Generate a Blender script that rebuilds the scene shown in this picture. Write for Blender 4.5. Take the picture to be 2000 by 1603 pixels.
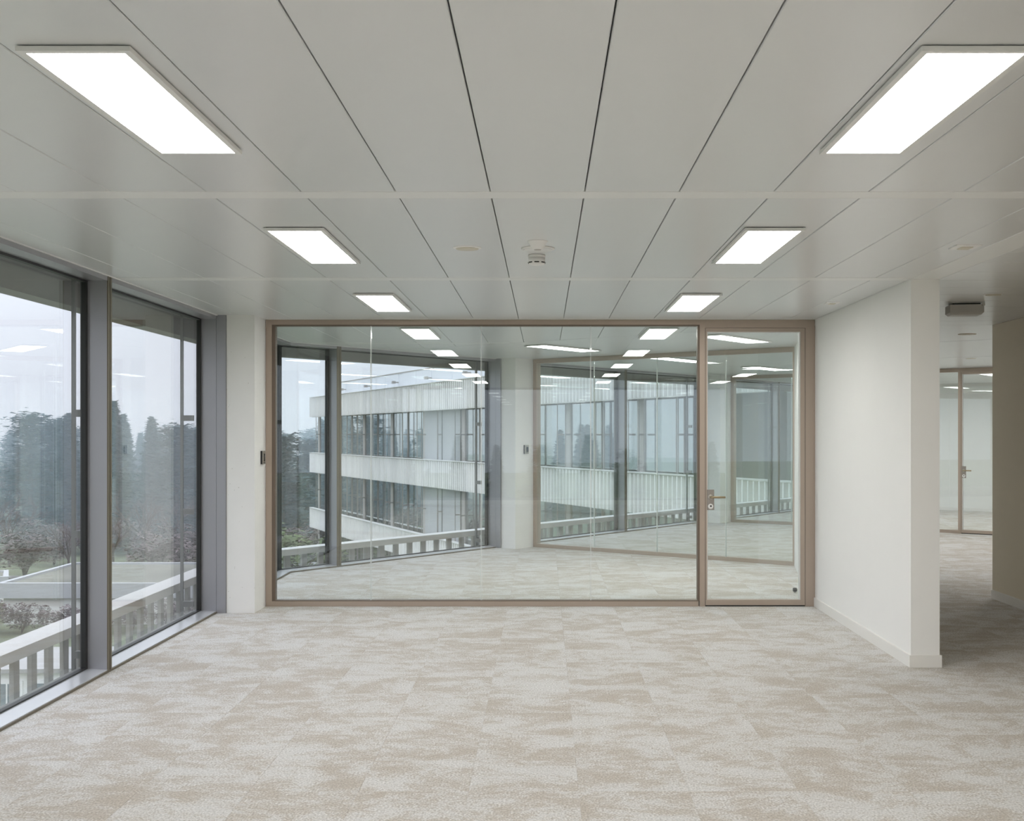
import bpy, math, random
from mathutils import Vector, Matrix

sc = bpy.context.scene
for o in list(bpy.data.objects):
    bpy.data.objects.remove(o)
col = sc.collection
random.seed(7)

# ------------------------------------------------------------------ camera, world, exposure
FPX, VPX, VPY, EYE = 2286.0, 1063.0, 848.0, 1.62          # pixel focal length, vanishing point, eye height
H = 2.70                                                   # ceiling height
cam = bpy.data.cameras.new('camera')
cam.sensor_width = 36.0
cam.lens = 36.0 * FPX / 2000.0
cam.shift_x = (1000.0 - VPX) / 2000.0
cam.shift_y = (VPY - 801.5) / 2000.0
cam.clip_end = 2000
co = bpy.data.objects.new('camera', cam)
co.location = (0, 0, EYE)
co.rotation_euler = (math.radians(90), 0, 0)
col.objects.link(co)
sc.camera = co

w = bpy.data.worlds.new('overcast_sky')
sc.world = w
w.use_nodes = True
bg = w.node_tree.nodes['Background']
# overcast sky: luminance (1 + 2 sin(elevation)) / 3 of the zenith, the usual law for a clouded sky
SKY = 1.05
wn, wl = w.node_tree.nodes, w.node_tree.links
wt = wn.new('ShaderNodeTexCoord')
wx = wn.new('ShaderNodeSeparateXYZ')
wl.new(wt.outputs['Generated'], wx.inputs[0])
wm = wn.new('ShaderNodeMath'); wm.operation = 'MAXIMUM'; wm.inputs[1].default_value = 0.0
wl.new(wx.outputs['Z'], wm.inputs[0])
wa = wn.new('ShaderNodeMath'); wa.operation = 'MULTIPLY_ADD'
wa.inputs[1].default_value = 2.0 * SKY
wa.inputs[2].default_value = SKY
wl.new(wm.outputs[0], wa.inputs[0])
wl.new(wa.outputs[0], bg.inputs['Strength'])
bg.inputs['Color'].default_value = (0.845, 0.895, 1.0, 1)
sc.view_settings.view_transform = 'Standard'
sc.view_settings.look = 'None'
sc.view_settings.gamma = 1.0
sc.view_settings.use_curve_mapping = False
sc.view_settings.exposure = 0.10
cy = sc.cycles
cy.max_bounces = 12
cy.diffuse_bounces = 5
cy.glossy_bounces = 5
cy.transmission_bounces = 6
cy.transparent_max_bounces = 40
cy.volume_bounces = 1
cy.sample_clamp_indirect = 6
cy.caustics_reflective = False
cy.caustics_refractive = False
cy.blur_glossy = 0.5
cy.use_denoising = True
cy.use_adaptive_sampling = True
cy.adaptive_threshold = 0.02
LAMP = 17.5

# ------------------------------------------------------------------ materials
def new_mat(name):
    m = bpy.data.materials.new(name)
    m.use_nodes = True
    return m, m.node_tree.nodes, m.node_tree.links, m.node_tree.nodes['Principled BSDF']

def plain(name, c, rough=0.5, metal=0.0, spec=0.5, var=0.0, scale=6.0, bump=0.0, bscale=40.0, stretch=(1, 1, 1), rnd=0.0):
    m, n, l, b = new_mat(name)
    b.inputs['Roughness'].default_value = rough
    b.inputs['Metallic'].default_value = metal
    b.inputs['Specular IOR Level'].default_value = spec
    tc = n.new('ShaderNodeTexCoord')
    mp = n.new('ShaderNodeMapping')
    mp.inputs['Scale'].default_value = stretch
    l.new(tc.outputs['Object'], mp.inputs['Vector'])
    no = n.new('ShaderNodeTexNoise')
    no.inputs['Scale'].default_value = scale
    no.inputs['Detail'].default_value = 5
    l.new(mp.outputs['Vector'], no.inputs['Vector'])
    mx = n.new('ShaderNodeMix')
    mx.data_type = 'RGBA'
    mx.inputs[6].default_value = (*[x * (1 - var) for x in c], 1)
    mx.inputs[7].default_value = (*[min(1, x * (1 + var)) for x in c], 1)
    l.new(no.outputs['Fac'], mx.inputs[0])
    out = mx.outputs[2]
    if rnd:
        oi = n.new('ShaderNodeObjectInfo')
        mr = n.new('ShaderNodeMapRange')
        mr.inputs['To Min'].default_value = 1 - rnd
        mr.inputs['To Max'].default_value = 1 + rnd
        l.new(oi.outputs['Random'], mr.inputs['Value'])
        hs = n.new('ShaderNodeHueSaturation')
        l.new(mr.outputs['Result'], hs.inputs['Value'])
        l.new(out, hs.inputs['Color'])
        out = hs.outputs['Color']
    l.new(out, b.inputs['Base Color'])
    if bump:
        nb = n.new('ShaderNodeTexNoise')
        nb.inputs['Scale'].default_value = bscale
        nb.inputs['Detail'].default_value = 4
        l.new(tc.outputs['Object'], nb.inputs['Vector'])
        bp = n.new('ShaderNodeBump')
        bp.inputs['Strength'].default_value = bump
        bp.inputs['Distance'].default_value = 0.002
        l.new(nb.outputs['Fac'], bp.inputs['Height'])
        l.new(bp.outputs['Normal'], b.inputs['Normal'])
    return m

def glass(name, tint, f0, rough=0.0):
    """clear sheet: transmission with a tint and a Schlick reflection on each face"""
    m, n, l, b = new_mat(name)
    n.remove(b)
    out = n['Material Output']
    tr = n.new('ShaderNodeBsdfTransparent')
    tr.inputs['Color'].default_value = (*tint, 1)
    gl = n.new('ShaderNodeBsdfGlossy')
    gl.inputs['Roughness'].default_value = rough
    gl.inputs['Color'].default_value = (0.97, 1.0, 0.99, 1)
    lw = n.new('ShaderNodeLayerWeight')
    lw.inputs['Blend'].default_value = 0.5
    pw = n.new('ShaderNodeMath'); pw.operation = 'POWER'
    pw.inputs[1].default_value = 5.0
    l.new(lw.outputs['Facing'], pw.inputs[0])
    ma = n.new('ShaderNodeMath'); ma.operation = 'MULTIPLY_ADD'
    ma.inputs[1].default_value = 1 - f0
    ma.inputs[2].default_value = f0
    l.new(pw.outputs[0], ma.inputs[0])
    mx = n.new('ShaderNodeMixShader')
    l.new(ma.outputs[0], mx.inputs['Fac'])
    l.new(tr.outputs[0], mx.inputs[1])
    l.new(gl.outputs[0], mx.inputs[2])
    l.new(mx.outputs[0], out.inputs['Surface'])
    return m

def emit(name, c, s):
    m, n, l, b = new_mat(name)
    b.inputs['Base Color'].default_value = (0.8, 0.8, 0.8, 1)
    b.inputs['Emission Color'].default_value = (*c, 1)
    b.inputs['Emission Strength'].default_value = s
    b.inputs['Roughness'].default_value = 0.6
    return m

def carpet_mat():
    m, n, l, b = new_mat('carpet_loop_pile')
    b.inputs['Roughness'].default_value = 0.95
    b.inputs['Specular IOR Level'].default_value = 0.15
    geo = n.new('ShaderNodeNewGeometry')
    oi = n.new('ShaderNodeObjectInfo')
    ad = n.new('ShaderNodeMath'); ad.operation = 'ADD'
    l.new(oi.outputs['Random'], ad.inputs[0])
    l.new(geo.outputs['Random Per Island'], ad.inputs[1])
    of = n.new('ShaderNodeVectorMath'); of.operation = 'SCALE'
    of.inputs[0].default_value = (91.0, 57.0, 33.0)
    l.new(ad.outputs[0], of.inputs['Scale'])
    va = n.new('ShaderNodeVectorMath'); va.operation = 'ADD'
    l.new(geo.outputs['Position'], va.inputs[0])
    l.new(of.outputs[0], va.inputs[1])
    mp = n.new('ShaderNodeMapping')
    mp.inputs['Scale'].default_value = (2.3, 3.1, 1)
    l.new(va.outputs[0], mp.inputs['Vector'])
    n1 = n.new('ShaderNodeTexNoise')
    n1.inputs['Scale'].default_value = 1.0
    n1.inputs['Detail'].default_value = 9
    n1.inputs['Roughness'].default_value = 0.80
    n1.inputs['Distortion'].default_value = 0.35
    l.new(mp.outputs[0], n1.inputs['Vector'])
    rp = n.new('ShaderNodeValToRGB')
    rp.color_ramp.elements[0].position = 0.40
    rp.color_ramp.elements[0].color = (*CARPET_DARK, 1)
    rp.color_ramp.elements[1].position = 0.60
    rp.color_ramp.elements[1].color = (*CARPET_LIGHT, 1)
    e = rp.color_ramp.elements.new(0.485); e.color = (*[0.35 * a + 0.65 * c for a, c in zip(CARPET_LIGHT, CARPET_DARK)], 1)
    e = rp.color_ramp.elements.new(0.525); e.color = (*[0.8 * a + 0.2 * c for a, c in zip(CARPET_LIGHT, CARPET_DARK)], 1)
    mp2 = n.new('ShaderNodeMapping')
    mp2.inputs['Scale'].default_value = (105, 80, 105)
    l.new(geo.outputs['Position'], mp2.inputs['Vector'])
    n2 = n.new('ShaderNodeTexNoise')
    n2.inputs['Scale'].default_value = 1.0
    n2.inputs['Detail'].default_value = 2
    l.new(mp2.outputs[0], n2.inputs['Vector'])
    mxs = n.new('ShaderNodeMath'); mxs.operation = 'MULTIPLY_ADD'      # ragged, speckled patch edges
    mxs.inputs[1].default_value = 0.22
    l.new(n2.outputs['Fac'], mxs.inputs[0])
    sb = n.new('ShaderNodeMath'); sb.operation = 'SUBTRACT'; sb.inputs[1].default_value = 0.11
    l.new(n1.outputs['Fac'], sb.inputs[0])
    l.new(sb.outputs[0], mxs.inputs[2])
    l.new(mxs.outputs[0], rp.inputs['Fac'])
    mr = n.new('ShaderNodeMapRange')
    mr.inputs['From Min'].default_value = 0.3
    mr.inputs['From Max'].default_value = 0.7
    mr.inputs['To Min'].default_value = 0.76
    mr.inputs['To Max'].default_value = 1.18
    l.new(n2.outputs['Fac'], mr.inputs['Value'])
    hs = n.new('ShaderNodeHueSaturation')
    l.new(mr.outputs['Result'], hs.inputs['Value'])
    l.new(rp.outputs['Color'], hs.inputs['Color'])
    l.new(hs.outputs['Color'], b.inputs['Base Color'])
    bp = n.new('ShaderNodeBump')
    bp.inputs['Strength'].default_value = 0.35
    bp.inputs['Distance'].default_value = 0.003
    l.new(n2.outputs['Fac'], bp.inputs['Height'])
    l.new(bp.outputs['Normal'], b.inputs['Normal'])
    return m

def concrete_mat():
    m = plain('cast_concrete', (0.89, 0.88, 0.86), 0.75, var=0.05, scale=3.0)
    n, l = m.node_tree.nodes, m.node_tree.links
    b = n['Principled BSDF']
    tc = n.new('ShaderNodeTexCoord')
    vo = n.new('ShaderNodeTexVoronoi')
    vo.inputs['Scale'].default_value = 20
    l.new(tc.outputs['Object'], vo.inputs['Vector'])
    n3 = n.new('ShaderNodeTexNoise'); n3.inputs['Scale'].default_value = 5
    l.new(tc.outputs['Object'], n3.inputs['Vector'])
    th = n.new('ShaderNodeMath'); th.operation = 'MULTIPLY'; th.inputs[1].default_value = 0.125
    l.new(n3.outputs['Fac'], th.inputs[0])
    lt = n.new('ShaderNodeMath'); lt.operation = 'LESS_THAN'
    l.new(vo.outputs['Distance'], lt.inputs[0])
    l.new(th.outputs[0], lt.inputs[1])
    old = b.inputs['Base Color'].links[0].from_socket
    mx = n.new('ShaderNodeMix'); mx.data_type = 'RGBA'
    mx.inputs[7].default_value = (0.55, 0.53, 0.50, 1)
    l.new(lt.outputs[0], mx.inputs[0])
    l.new(old, mx.inputs[6])
    l.new(mx.outputs[2], b.inputs['Base Color'])
    return m

CARPET_LIGHT = (0.655, 0.645, 0.63)
CARPET_DARK = (0.505, 0.46, 0.405)
M = dict(
    carpet=carpet_mat(),
    concrete=concrete_mat(),
    sub=plain('dark_subfloor', (0.10, 0.09, 0.08), 0.9),
    ceil=plain('white_metal_panel', (0.75, 0.755, 0.755), 0.28, spec=0.6, metal=0.12, var=0.01),
    strip=plain('white_metal_strip', (0.83, 0.83, 0.815), 0.36, spec=0.5),
    slab=plain('dark_ceiling_void', (0.05, 0.045, 0.04), 0.9),
    wall=plain('white_paint', (0.90, 0.895, 0.875), 0.7, var=0.01, bump=0.08, bscale=160),
    base=plain('white_skirting', (0.85, 0.835, 0.80), 0.5),
    taupe=plain('taupe_anodised_metal', (0.45, 0.37, 0.305), 0.42, metal=0.35, var=0.03, scale=20, stretch=(1, 1, 0.05)),
    taupe2=plain('taupe_groove_metal', (0.20, 0.155, 0.12), 0.5, metal=0.35),
    alu=plain('grey_anodised_aluminium', (0.38, 0.375, 0.40), 0.33, metal=0.45, var=0.02),
    sill=plain('grey_sill_metal', (0.64, 0.65, 0.67), 0.25, metal=0.35),  # sky reflection on the sill lightened into its base colour
    edge=plain('bronze_edge_metal', (0.17, 0.145, 0.105), 0.45, metal=0.3),
    dark=plain('black_gasket', (0.018, 0.018, 0.018), 0.5),
    guide=plain('blind_guide_metal', (0.20, 0.20, 0.19), 0.45, metal=0.4),
    soffit=plain('grey_soffit_panel', (0.22, 0.215, 0.20), 0.6),
    pane=glass('clear_partition_glass', (0.945, 0.972, 0.967), 0.07),
    wpane=glass('clear_window_glass', (0.968, 0.972, 0.978), 0.10),
    joint=plain('clear_joint_tape', (0.75, 0.80, 0.78), 0.25),
    lamp=emit('lit_diffuser', (1.0, 0.985, 0.95), LAMP),
    lampf=plain('white_lamp_frame', (0.80, 0.80, 0.78), 0.4),
    steel=plain('brushed_steel', (0.55, 0.52, 0.47), 0.3, metal=0.9),
    brass=plain('bronze_lever_metal', (0.38, 0.31, 0.20), 0.3, metal=0.9),
    plate=plain('grey_handle_plate', (0.34, 0.31, 0.28), 0.4, metal=0.6),
    plastic=plain('white_plastic', (0.90, 0.89, 0.87), 0.45),
    cream=plain('aged_white_plastic', (0.70, 0.66, 0.56), 0.5),
    greyplastic=plain('grey_plastic', (0.58, 0.56, 0.53), 0.45),
    screen=plain('dark_display', (0.03, 0.035, 0.035), 0.2),
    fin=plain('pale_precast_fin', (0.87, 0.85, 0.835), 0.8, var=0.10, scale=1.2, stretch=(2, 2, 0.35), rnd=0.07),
    ownfin=plain('shaded_precast_fin', (0.40, 0.385, 0.375), 0.8, var=0.08, scale=1.2, rnd=0.04),  # backlit shade of the near fins put into a darker colour
    cap=plain('pale_precast_cap', (0.70, 0.69, 0.67), 0.7, var=0.04),
    bandback=plain('pale_precast_backing', (0.82, 0.80, 0.785), 0.85, var=0.08, scale=0.8, stretch=(2, 2, 0.3)),
    oglass=glass('facade_glass', (0.66, 0.74, 0.76), 0.42),
    oframe=plain('facade_frame_metal', (0.34, 0.32, 0.30), 0.45, metal=0.3),
    opillar=plain('facade_pillar', (0.40, 0.375, 0.35), 0.6),
    blind=plain('lowered_grey_blind', (0.43, 0.44, 0.45), 0.7, var=0.03, scale=2, stretch=(1, 1, 14)),
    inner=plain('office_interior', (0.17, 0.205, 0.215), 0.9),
    parap=plain('pale_parapet_panel', (0.72, 0.74, 0.78), 0.35, spec=0.6),
    grass=plain('winter_lawn', (0.125, 0.15, 0.085), 0.95, var=0.45, scale=0.12),
    roof=plain('sedum_roof', (0.17, 0.17, 0.14), 0.95, var=0.45, scale=0.35),
    redge=plain('grey_roof_edge', (0.42, 0.43, 0.44), 0.7, var=0.06),
    white=plain('white_render', (0.78, 0.78, 0.76), 0.7),
    path=plain('grey_path', (0.36, 0.36, 0.35), 0.9),
    hedge=plain('winter_brush', (0.115, 0.085, 0.075), 0.95, var=0.35, scale=0.7),
    bark=plain('tree_bark', (0.10, 0.085, 0.075), 0.95),
    conifer=plain('conifer_needles', (0.035, 0.070, 0.072), 0.9, var=0.4, scale=0.8, rnd=0.2),
    cedar=plain('cedar_needles', (0.042, 0.080, 0.088), 0.9, var=0.4, scale=0.8, rnd=0.2),
    twig=plain('bare_twigs', (0.165, 0.135, 0.135), 0.95, var=0.3, scale=0.6, rnd=0.2),
    leaf=plain('evergreen_leaves', (0.13, 0.175, 0.07), 0.9, var=0.4, scale=1.0, rnd=0.2),
)

# ------------------------------------------------------------------ mesh helpers
class MB:
    def __init__(s):
        s.v, s.f = [], []
    def add(s, vs, fs):
        k = len(s.v)
        s.v += [tuple(p) for p in vs]
        s.f += [tuple(i + k for i in q) for q in fs]
        return s
    def box(s, x0, x1, y0, y1, z0, z1):
        vs = [(x, y, z) for z in (z0, z1) for y in (y0, y1) for x in (x0, x1)]
        return s.add(vs, [(0, 2, 3, 1), (4, 5, 7, 6), (0, 1, 5, 4), (2, 6, 7, 3), (0, 4, 6, 2), (1, 3, 7, 5)])
    def bbox(s, x0, x1, y0, y1, z0, z1, b):
        """box with its four lower edges chamfered by b (ceiling panels, tiles are flipped with b<0)"""
        if b < 0:
            b = -b
            a = [(x0, y0, z0), (x1, y0, z0), (x1, y1, z0), (x0, y1, z0)]
            m_ = [(x0, y0, z1 - b), (x1, y0, z1 - b), (x1, y1, z1 - b), (x0, y1, z1 - b)]
            t = [(x0 + b, y0 + b, z1), (x1 - b, y0 + b, z1), (x1 - b, y1 - b, z1), (x0 + b, y1 - b, z1)]
        else:
            a = [(x0 + b, y0 + b, z0), (x1 - b, y0 + b, z0), (x1 - b, y1 - b, z0), (x0 + b, y1 - b, z0)]
            m_ = [(x0, y0, z0 + b), (x1, y0, z0 + b), (x1, y1, z0 + b), (x0, y1, z0 + b)]
            t = [(x0, y0, z1), (x1, y0, z1), (x1, y1, z1), (x0, y1, z1)]
        fs = [(3, 2, 1, 0), (8, 9, 10, 11)]
        for i in range(4):
            j = (i + 1) % 4
            fs += [(i, j, j + 4, i + 4), (i + 4, j + 4, j + 8, i + 8)]
        return s.add(a + m_ + t, fs)
    def prism(s, poly, z0, z1):
        n = len(poly)
        ar = sum(poly[i][0] * poly[(i + 1) % n][1] - poly[(i + 1) % n][0] * poly[i][1] for i in range(n))
        if ar < 0:
            poly = poly[::-1]
        vs = [(p[0], p[1], z0) for p in poly] + [(p[0], p[1], z1) for p in poly]
        fs = [tuple(range(n - 1, -1, -1)), tuple(range(n, 2 * n))]
        fs += [(i, (i + 1) % n, (i + 1) % n + n, i + n) for i in range(n)]
        return s.add(vs, fs)
    def lathe(s, prof, c, axis='z', seg=28):
        """profile [(r, h)] turned about an axis through c; closed with caps"""
        vs, fs = [], []
        for r, h in prof:
            for k in range(seg):
                a = 2 * math.pi * k / seg
                p, q = r * math.cos(a), r * math.sin(a)
                d = {'z': (p, q, h), 'y': (p, h, q), 'x': (h, p, q)}[axis]
                vs.append((c[0] + d[0], c[1] + d[1], c[2] + d[2]))
        for i in range(len(prof) - 1):
            for k in range(seg):
                j = (k + 1) % seg
                fs.append((i * seg + k, i * seg + j, (i + 1) * seg + j, (i + 1) * seg + k))
        fs.append(tuple(range(seg - 1, -1, -1)))
        fs.append(tuple((len(prof) - 1) * seg + k for k in range(seg)))
        return s.add(vs, fs)
    def tube(s, p0, p1, r0, r1=None, seg=6):
        r1 = r0 if r1 is None else r1
        a, b = Vector(p0), Vector(p1)
        d = (b - a).normalized()
        u = d.orthogonal().normalized()
        v = d.cross(u)
        vs = []
        for c, r in ((a, r0), (b, r1)):
            for k in range(seg):
                t = 2 * math.pi * k / seg
                vs.append(tuple(c + u * (r * math.cos(t)) + v * (r * math.sin(t))))
        fs = [(k, (k + 1) % seg, (k + 1) % seg + seg, k + seg) for k in range(seg)]
        fs += [tuple(range(seg - 1, -1, -1)), tuple(range(seg, 2 * seg))]
        return s.add(vs, fs)
    def mesh(s, name):
        me = bpy.data.meshes.new(name)
        me.from_pydata(s.v, [], s.f)
        me.update()
        return me
    def build(s, name, mat, parent=None, smooth=False):
        me = s.mesh(name)
        me.materials.append(M[mat])
        if smooth:
            me.polygons.foreach_set('use_smooth', [True] * len(me.polygons))
        return place(name, me, parent)

def place(name, me, parent=None, loc=(0, 0, 0), rz=0.0, scale=None):
    o = bpy.data.objects.new(name, me)
    col.objects.link(o)
    o.parent = parent
    o.location = loc
    o.rotation_euler = (0, 0, rz)
    if scale:
        o.scale = scale
    return o

def tag(o, label=None, cat=None, group=None, kind=None):
    if label: o['label'] = label
    if cat: o['category'] = cat
    if group: o['group'] = group
    if kind: o['kind'] = kind
    return o

def thing(name, loc, rz=0.0, label=None, cat=None, group=None, kind=None):
    return tag(place(name, None, None, loc, rz), label, cat, group, kind)

def box(*a):
    return MB().box(*a)

def clip(poly, fn):
    """keep the part of a convex polygon where the linear function fn >= 0"""
    out = []
    for i, p in enumerate(poly):
        q = poly[(i + 1) % len(poly)]
        a, b = fn(p), fn(q)
        if a >= 0:
            out.append(p)
        if (a >= 0) != (b >= 0):
            t = a / (a - b)
            out.append((p[0] + t * (q[0] - p[0]), p[1] + t * (q[1] - p[1])))
    return out

def area(poly):
    return 0.5 * abs(sum(poly[i][0] * poly[(i + 1) % len(poly)][1] - poly[(i + 1) % len(poly)][0] * poly[i][1] for i in range(len(poly))))

def shrink(poly, d):
    cx = sum(p[0] for p in poly) / len(poly); cyy = sum(p[1] for p in poly) / len(poly)
    out = []
    for x, y in poly:
        out.append((x - math.copysign(min(d, abs(x - cx)), x - cx), y - math.copysign(min(d, abs(y - cyy)), y - cyy)))
    return out

# ------------------------------------------------------------------ plan
TH = math.radians(37.0)                       # the building bends by this angle beyond the first partition
SX, SN, CS = -2.97, math.sin(TH), math.cos(TH)
CX, CYY = SX, 13.70                            # the bend, at the inner edge of the sill
KM = math.tan(TH / 2)
def W2(u, v): return (CX + u * CS + v * SN, CYY - u * SN + v * CS)
def UV(p):
    dx, dy = p[0] - CX, p[1] - CYY
    return dx * CS - dy * SN, dx * SN + dy * CS
PY = 11.02                                     # front of the first glass partition
PR = 2.55                                      # its right end
REAR = -4.9
CORE = 4.43                                    # corridor wall
BENDV = 1.655                                  # where the ceiling changes direction

# ------------------------------------------------------------------ floor
R1 = [(SX, REAR), (CORE + 0.2, REAR), (CORE + 0.2, 11.313), (SX, 11.313)]
def region2(poly):
    for fn in (lambda p: p[0] - SX, lambda p: p[1] - 11.313, lambda p: UV(p)[0], lambda p: 16.4 - UV(p)[1], lambda p: 11.0 - p[0]):
        if poly:
            poly = clip(poly, fn)
    return poly
big = [(-40, -40), (60, -40), (60, 60), (-40, 60)]
R2 = region2(big)
fl = MB()
fl.prism(R1, -0.20, -0.012)
fl.prism(R2, -0.20, -0.012)
floor = tag(fl.build('floor', 'sub'), 'beige and off-white mottled carpet tile floor through the whole office', 'floor', kind='structure')

def proj(x, y, z):
    return VPX + FPX * x / y, VPY - FPX * (z - EYE) / y
T, TX0, TY0 = 0.5, 0.157, 5.313
full, rest = [], []
for i in range(-8, 24):
    for j in range(-21, 50):
        x0, y0 = TX0 + T * i, TY0 + T * j
        sq = [(x0, y0), (x0 + T, y0), (x0 + T, y0 + T), (x0, y0 + T)]
        if y0 + T <= 11.32:
            c = sq
            for fn in (lambda p: p[0] - SX, lambda p: CORE - p[0], lambda p: p[1] - REAR):
                c = clip(c, fn) if c else c
        else:
            c = region2(sq)
        if not c or area(c) < 0.004:
            continue
        ymid = y0 + T / 2
        seen = ymid > 4.4
        if seen:
            px, py = proj(x0 + T / 2, ymid, 0)
            seen = -90 < px < 2080 and py < 1690
            if px > 1570 and px < 1830 and ymid > 8.3 and x0 > PR - 0.2:
                seen = False
            if ymid > 11.6 and px > 1950:
                seen = False
        if seen and abs(area(c) - T * T) < 1e-6:
            full.append((ymid, x0, y0))
        else:
            rest.append(c)
full.sort()
tile_me = MB().bbox(0.0002, T - 0.0002, 0.0002, T - 0.0002, -0.012, 0.0, -0.0007).mesh('carpet_tile')
tile_me.materials.append(M['carpet'])
for ym, x0, y0 in full[:300]:
    place('carpet_tile', tile_me, floor, (x0, y0, 0))
rest += [[(x0, y0), (x0 + T, y0), (x0 + T, y0 + T), (x0, y0 + T)] for ym, x0, y0 in full[300:]]
mb = MB()
for c in rest:
    mb.prism(shrink(c, 0.0002), -0.012, 0.0)
tag(mb.build('carpet_tiles_beyond', 'carpet', floor), kind='stuff')

# ------------------------------------------------------------------ ceiling
cl = MB()
cl.prism([(SX - 0.15, REAR), (CORE + 0.2, REAR), (CORE + 0.2, 11.313), (SX - 0.15, 11.313)], H + 0.025, H + 0.2)
cl.prism(R2, H + 0.025, H + 0.2)
ceiling = tag(cl.build('ceiling', 'slab'), 'white metal panel ceiling with dark joints between the long panels', 'ceiling', kind='structure')
PW, PX0 = 0.4215, -0.0305
STRIP0, STRIPD, STRIPW = 5.287, 2.86, 0.146
def panel(poly, name='ceiling_panel', mat='ceil', gap=0.0024, z0=H):
    if not poly or area(poly) < 0.01:
        return
    mb = MB()
    q = shrink(poly, gap)
    # a lower face with a small chamfer round it
    s2 = shrink(q, 0.0025)
    n = len(q)
    ar = sum(q[i][0] * q[(i + 1) % n][1] - q[(i + 1) % n][0] * q[i][1] for i in range(n))
    if ar < 0:
        q, s2 = q[::-1], s2[::-1]
    vs = [(*p, z0) for p in s2] + [(*p, z0 + 0.003) for p in q] + [(*p, z0 + 0.024) for p in q]
    fs = [tuple(range(n - 1, -1, -1)), tuple(range(2 * n, 3 * n))]
    for i in range(n):
        j = (i + 1) % n
        fs += [(i, j, j + n, i + n), (i + n, j + n, j + 2 * n, i + 2 * n)]
    mb.add(vs, fs)
    mb.build(name, mat, ceiling)
def cut1(poly):
    for fn in (lambda p: p[0] - (SX - 0.0), lambda p: PR - p[0], lambda p: p[1] - REAR, lambda p: BENDV - UV(p)[1]):
        poly = clip(poly, fn) if poly else poly
    return poly
for k in range(-4, 5):
    ys = STRIP0 + STRIPD * k
    a, b = ys + STRIPW / 2, ys + STRIPD - STRIPW / 2
    if a > 15.5:
        break
    panel(cut1([(SX, ys - STRIPW / 2), (PR, ys - STRIPW / 2), (PR, a), (SX, a)]), 'ceiling_strip', 'strip', 0.001, H - 0.001)
    for i in range(-8, 8):
        x0 = PX0 + PW * (i - 0.5)
        panel(cut1([(x0, a), (x0 + PW, a), (x0 + PW, b), (x0, b)]))
# strip over the corridor edge and the crosswise corridor panels
panel([(PR, REAR), (PR + 0.2, REAR), (PR + 0.2, 11.6), (PR, 11.6)], 'ceiling_strip', 'strip', 0.001, H - 0.001)
y = 11.57
while y > REAR:
    panel([(PR + 0.2, y - 0.42), (CORE, y - 0.42), (CORE, y), (PR + 0.2, y)], gap=0.0025)
    y -= 0.42
y = 11.57
for k in range(12):
    q = [(PR, y), (11.0, y), (11.0, y + 0.42), (PR, y + 0.42)]
    q = clip(q, lambda p: BENDV - UV(p)[1])
    panel(q, gap=0.002)
    y += 0.42
def cut2(poly):
    for fn in (lambda p: p[0] - SX, lambda p: p[1] - 11.57, lambda p: 11.0 - p[0], lambda p: UV(p)[1] - BENDV, lambda p: UV(p)[0]):
        poly = clip(poly, fn) if poly else poly
    return poly
for k in range(5):
    v0 = BENDV + 0.02 + 2.9 * k
    for i in range(24):
        u0 = 0.42 * i
        panel(cut2([W2(u0, v0), W2(u0 + 0.42, v0), W2(u0 + 0.42, v0 + 2.88), W2(u0, v0 + 2.88)]), gap=0.0012)

# ------------------------------------------------------------------ walls
def wall(name, poly, label, z1=H, mat='wall'):
    return tag(MB().prism(poly, 0, z1).build(name, mat), label, 'wall', kind='structure')
def skirting(name, p, q, side, label, t=0.012, h=0.085):
    """a board along p-q, on the left (+1) or right (-1) of that direction"""
    d = Vector((q[0] - p[0], q[1] - p[1])).normalized()
    nrm = Vector((-d.y, d.x)) * side * t
    pl = [p, q, (q[0] + nrm.x, q[1] + nrm.y), (p[0] + nrm.x, p[1] + nrm.y)]
    pl2 = [p, q, (q[0] + nrm.x * .6, q[1] + nrm.y * .6), (p[0] + nrm.x * .6, p[1] + nrm.y * .6)]
    mb = MB().prism(pl, 0, h - 0.006)
    mb.prism(pl2, h - 0.006, h)
    return tag(mb.build(name, 'base'), label, 'skirting', kind='structure')

WE = 8.14
wall('wall_right', [(PR, WE), (PR + 0.2, WE), (PR + 0.2, 11.12), (PR, 11.12)], 'white painted wall stub with a free end beside the corridor')
mb = MB()
mb.prism([(PR - 0.012, WE - 0.012), (PR + 0.212, WE - 0.012), (PR + 0.212, 11.1), (PR + 0.2, 11.1), (PR + 0.2, WE), (PR, WE), (PR, PY - 0.002), (PR - 0.012, PY - 0.002)], 0, 0.085)
tag(mb.build('baseboard_right', 'base'), 'white skirting board along the foot of the white wall stub', 'skirting', kind='structure')
E2 = W2(4.425, 4.21)
wall('wall_side', [(PR, 11.13), (PR + 0.2, 11.13), (E2[0] + 0.2, E2[1] + 0.12), (E2[0], E2[1] + 0.12)], 'slanting white wall inside the glazed room, right of the glass door')
skirting('baseboard_side', (PR, 11.14), E2, 1, 'white skirting board on the slanting wall inside the glazed room')
M['beige'] = plain('warm_light_tinted_paint', (0.80, 0.735, 0.60), 0.7, var=0.01, bump=0.08, bscale=160)  # warm lamp bounce on the corridor wall mixed into its paint colour
wall('wall_corridor', [(CORE, REAR), (CORE + 0.2, REAR), (CORE + 0.2, 11.57), (CORE, 11.57)], 'shaded corridor wall with warm bounce light in its colour, at the right edge of the picture', mat='beige')
skirting('baseboard_corridor', (CORE, REAR), (CORE, 11.57), 1, 'skirting board along the shaded corridor wall')
wall('wall_core', [(CORE + 0.2, 11.37), (11.0, 11.37), (11.0, 11.57), (CORE + 0.2, 11.57)], 'white core wall behind the corridor corner, out of sight')
e0 = (11.0, 11.37); e1 = clip(R2, lambda p: p[0] - 10.99)
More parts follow.
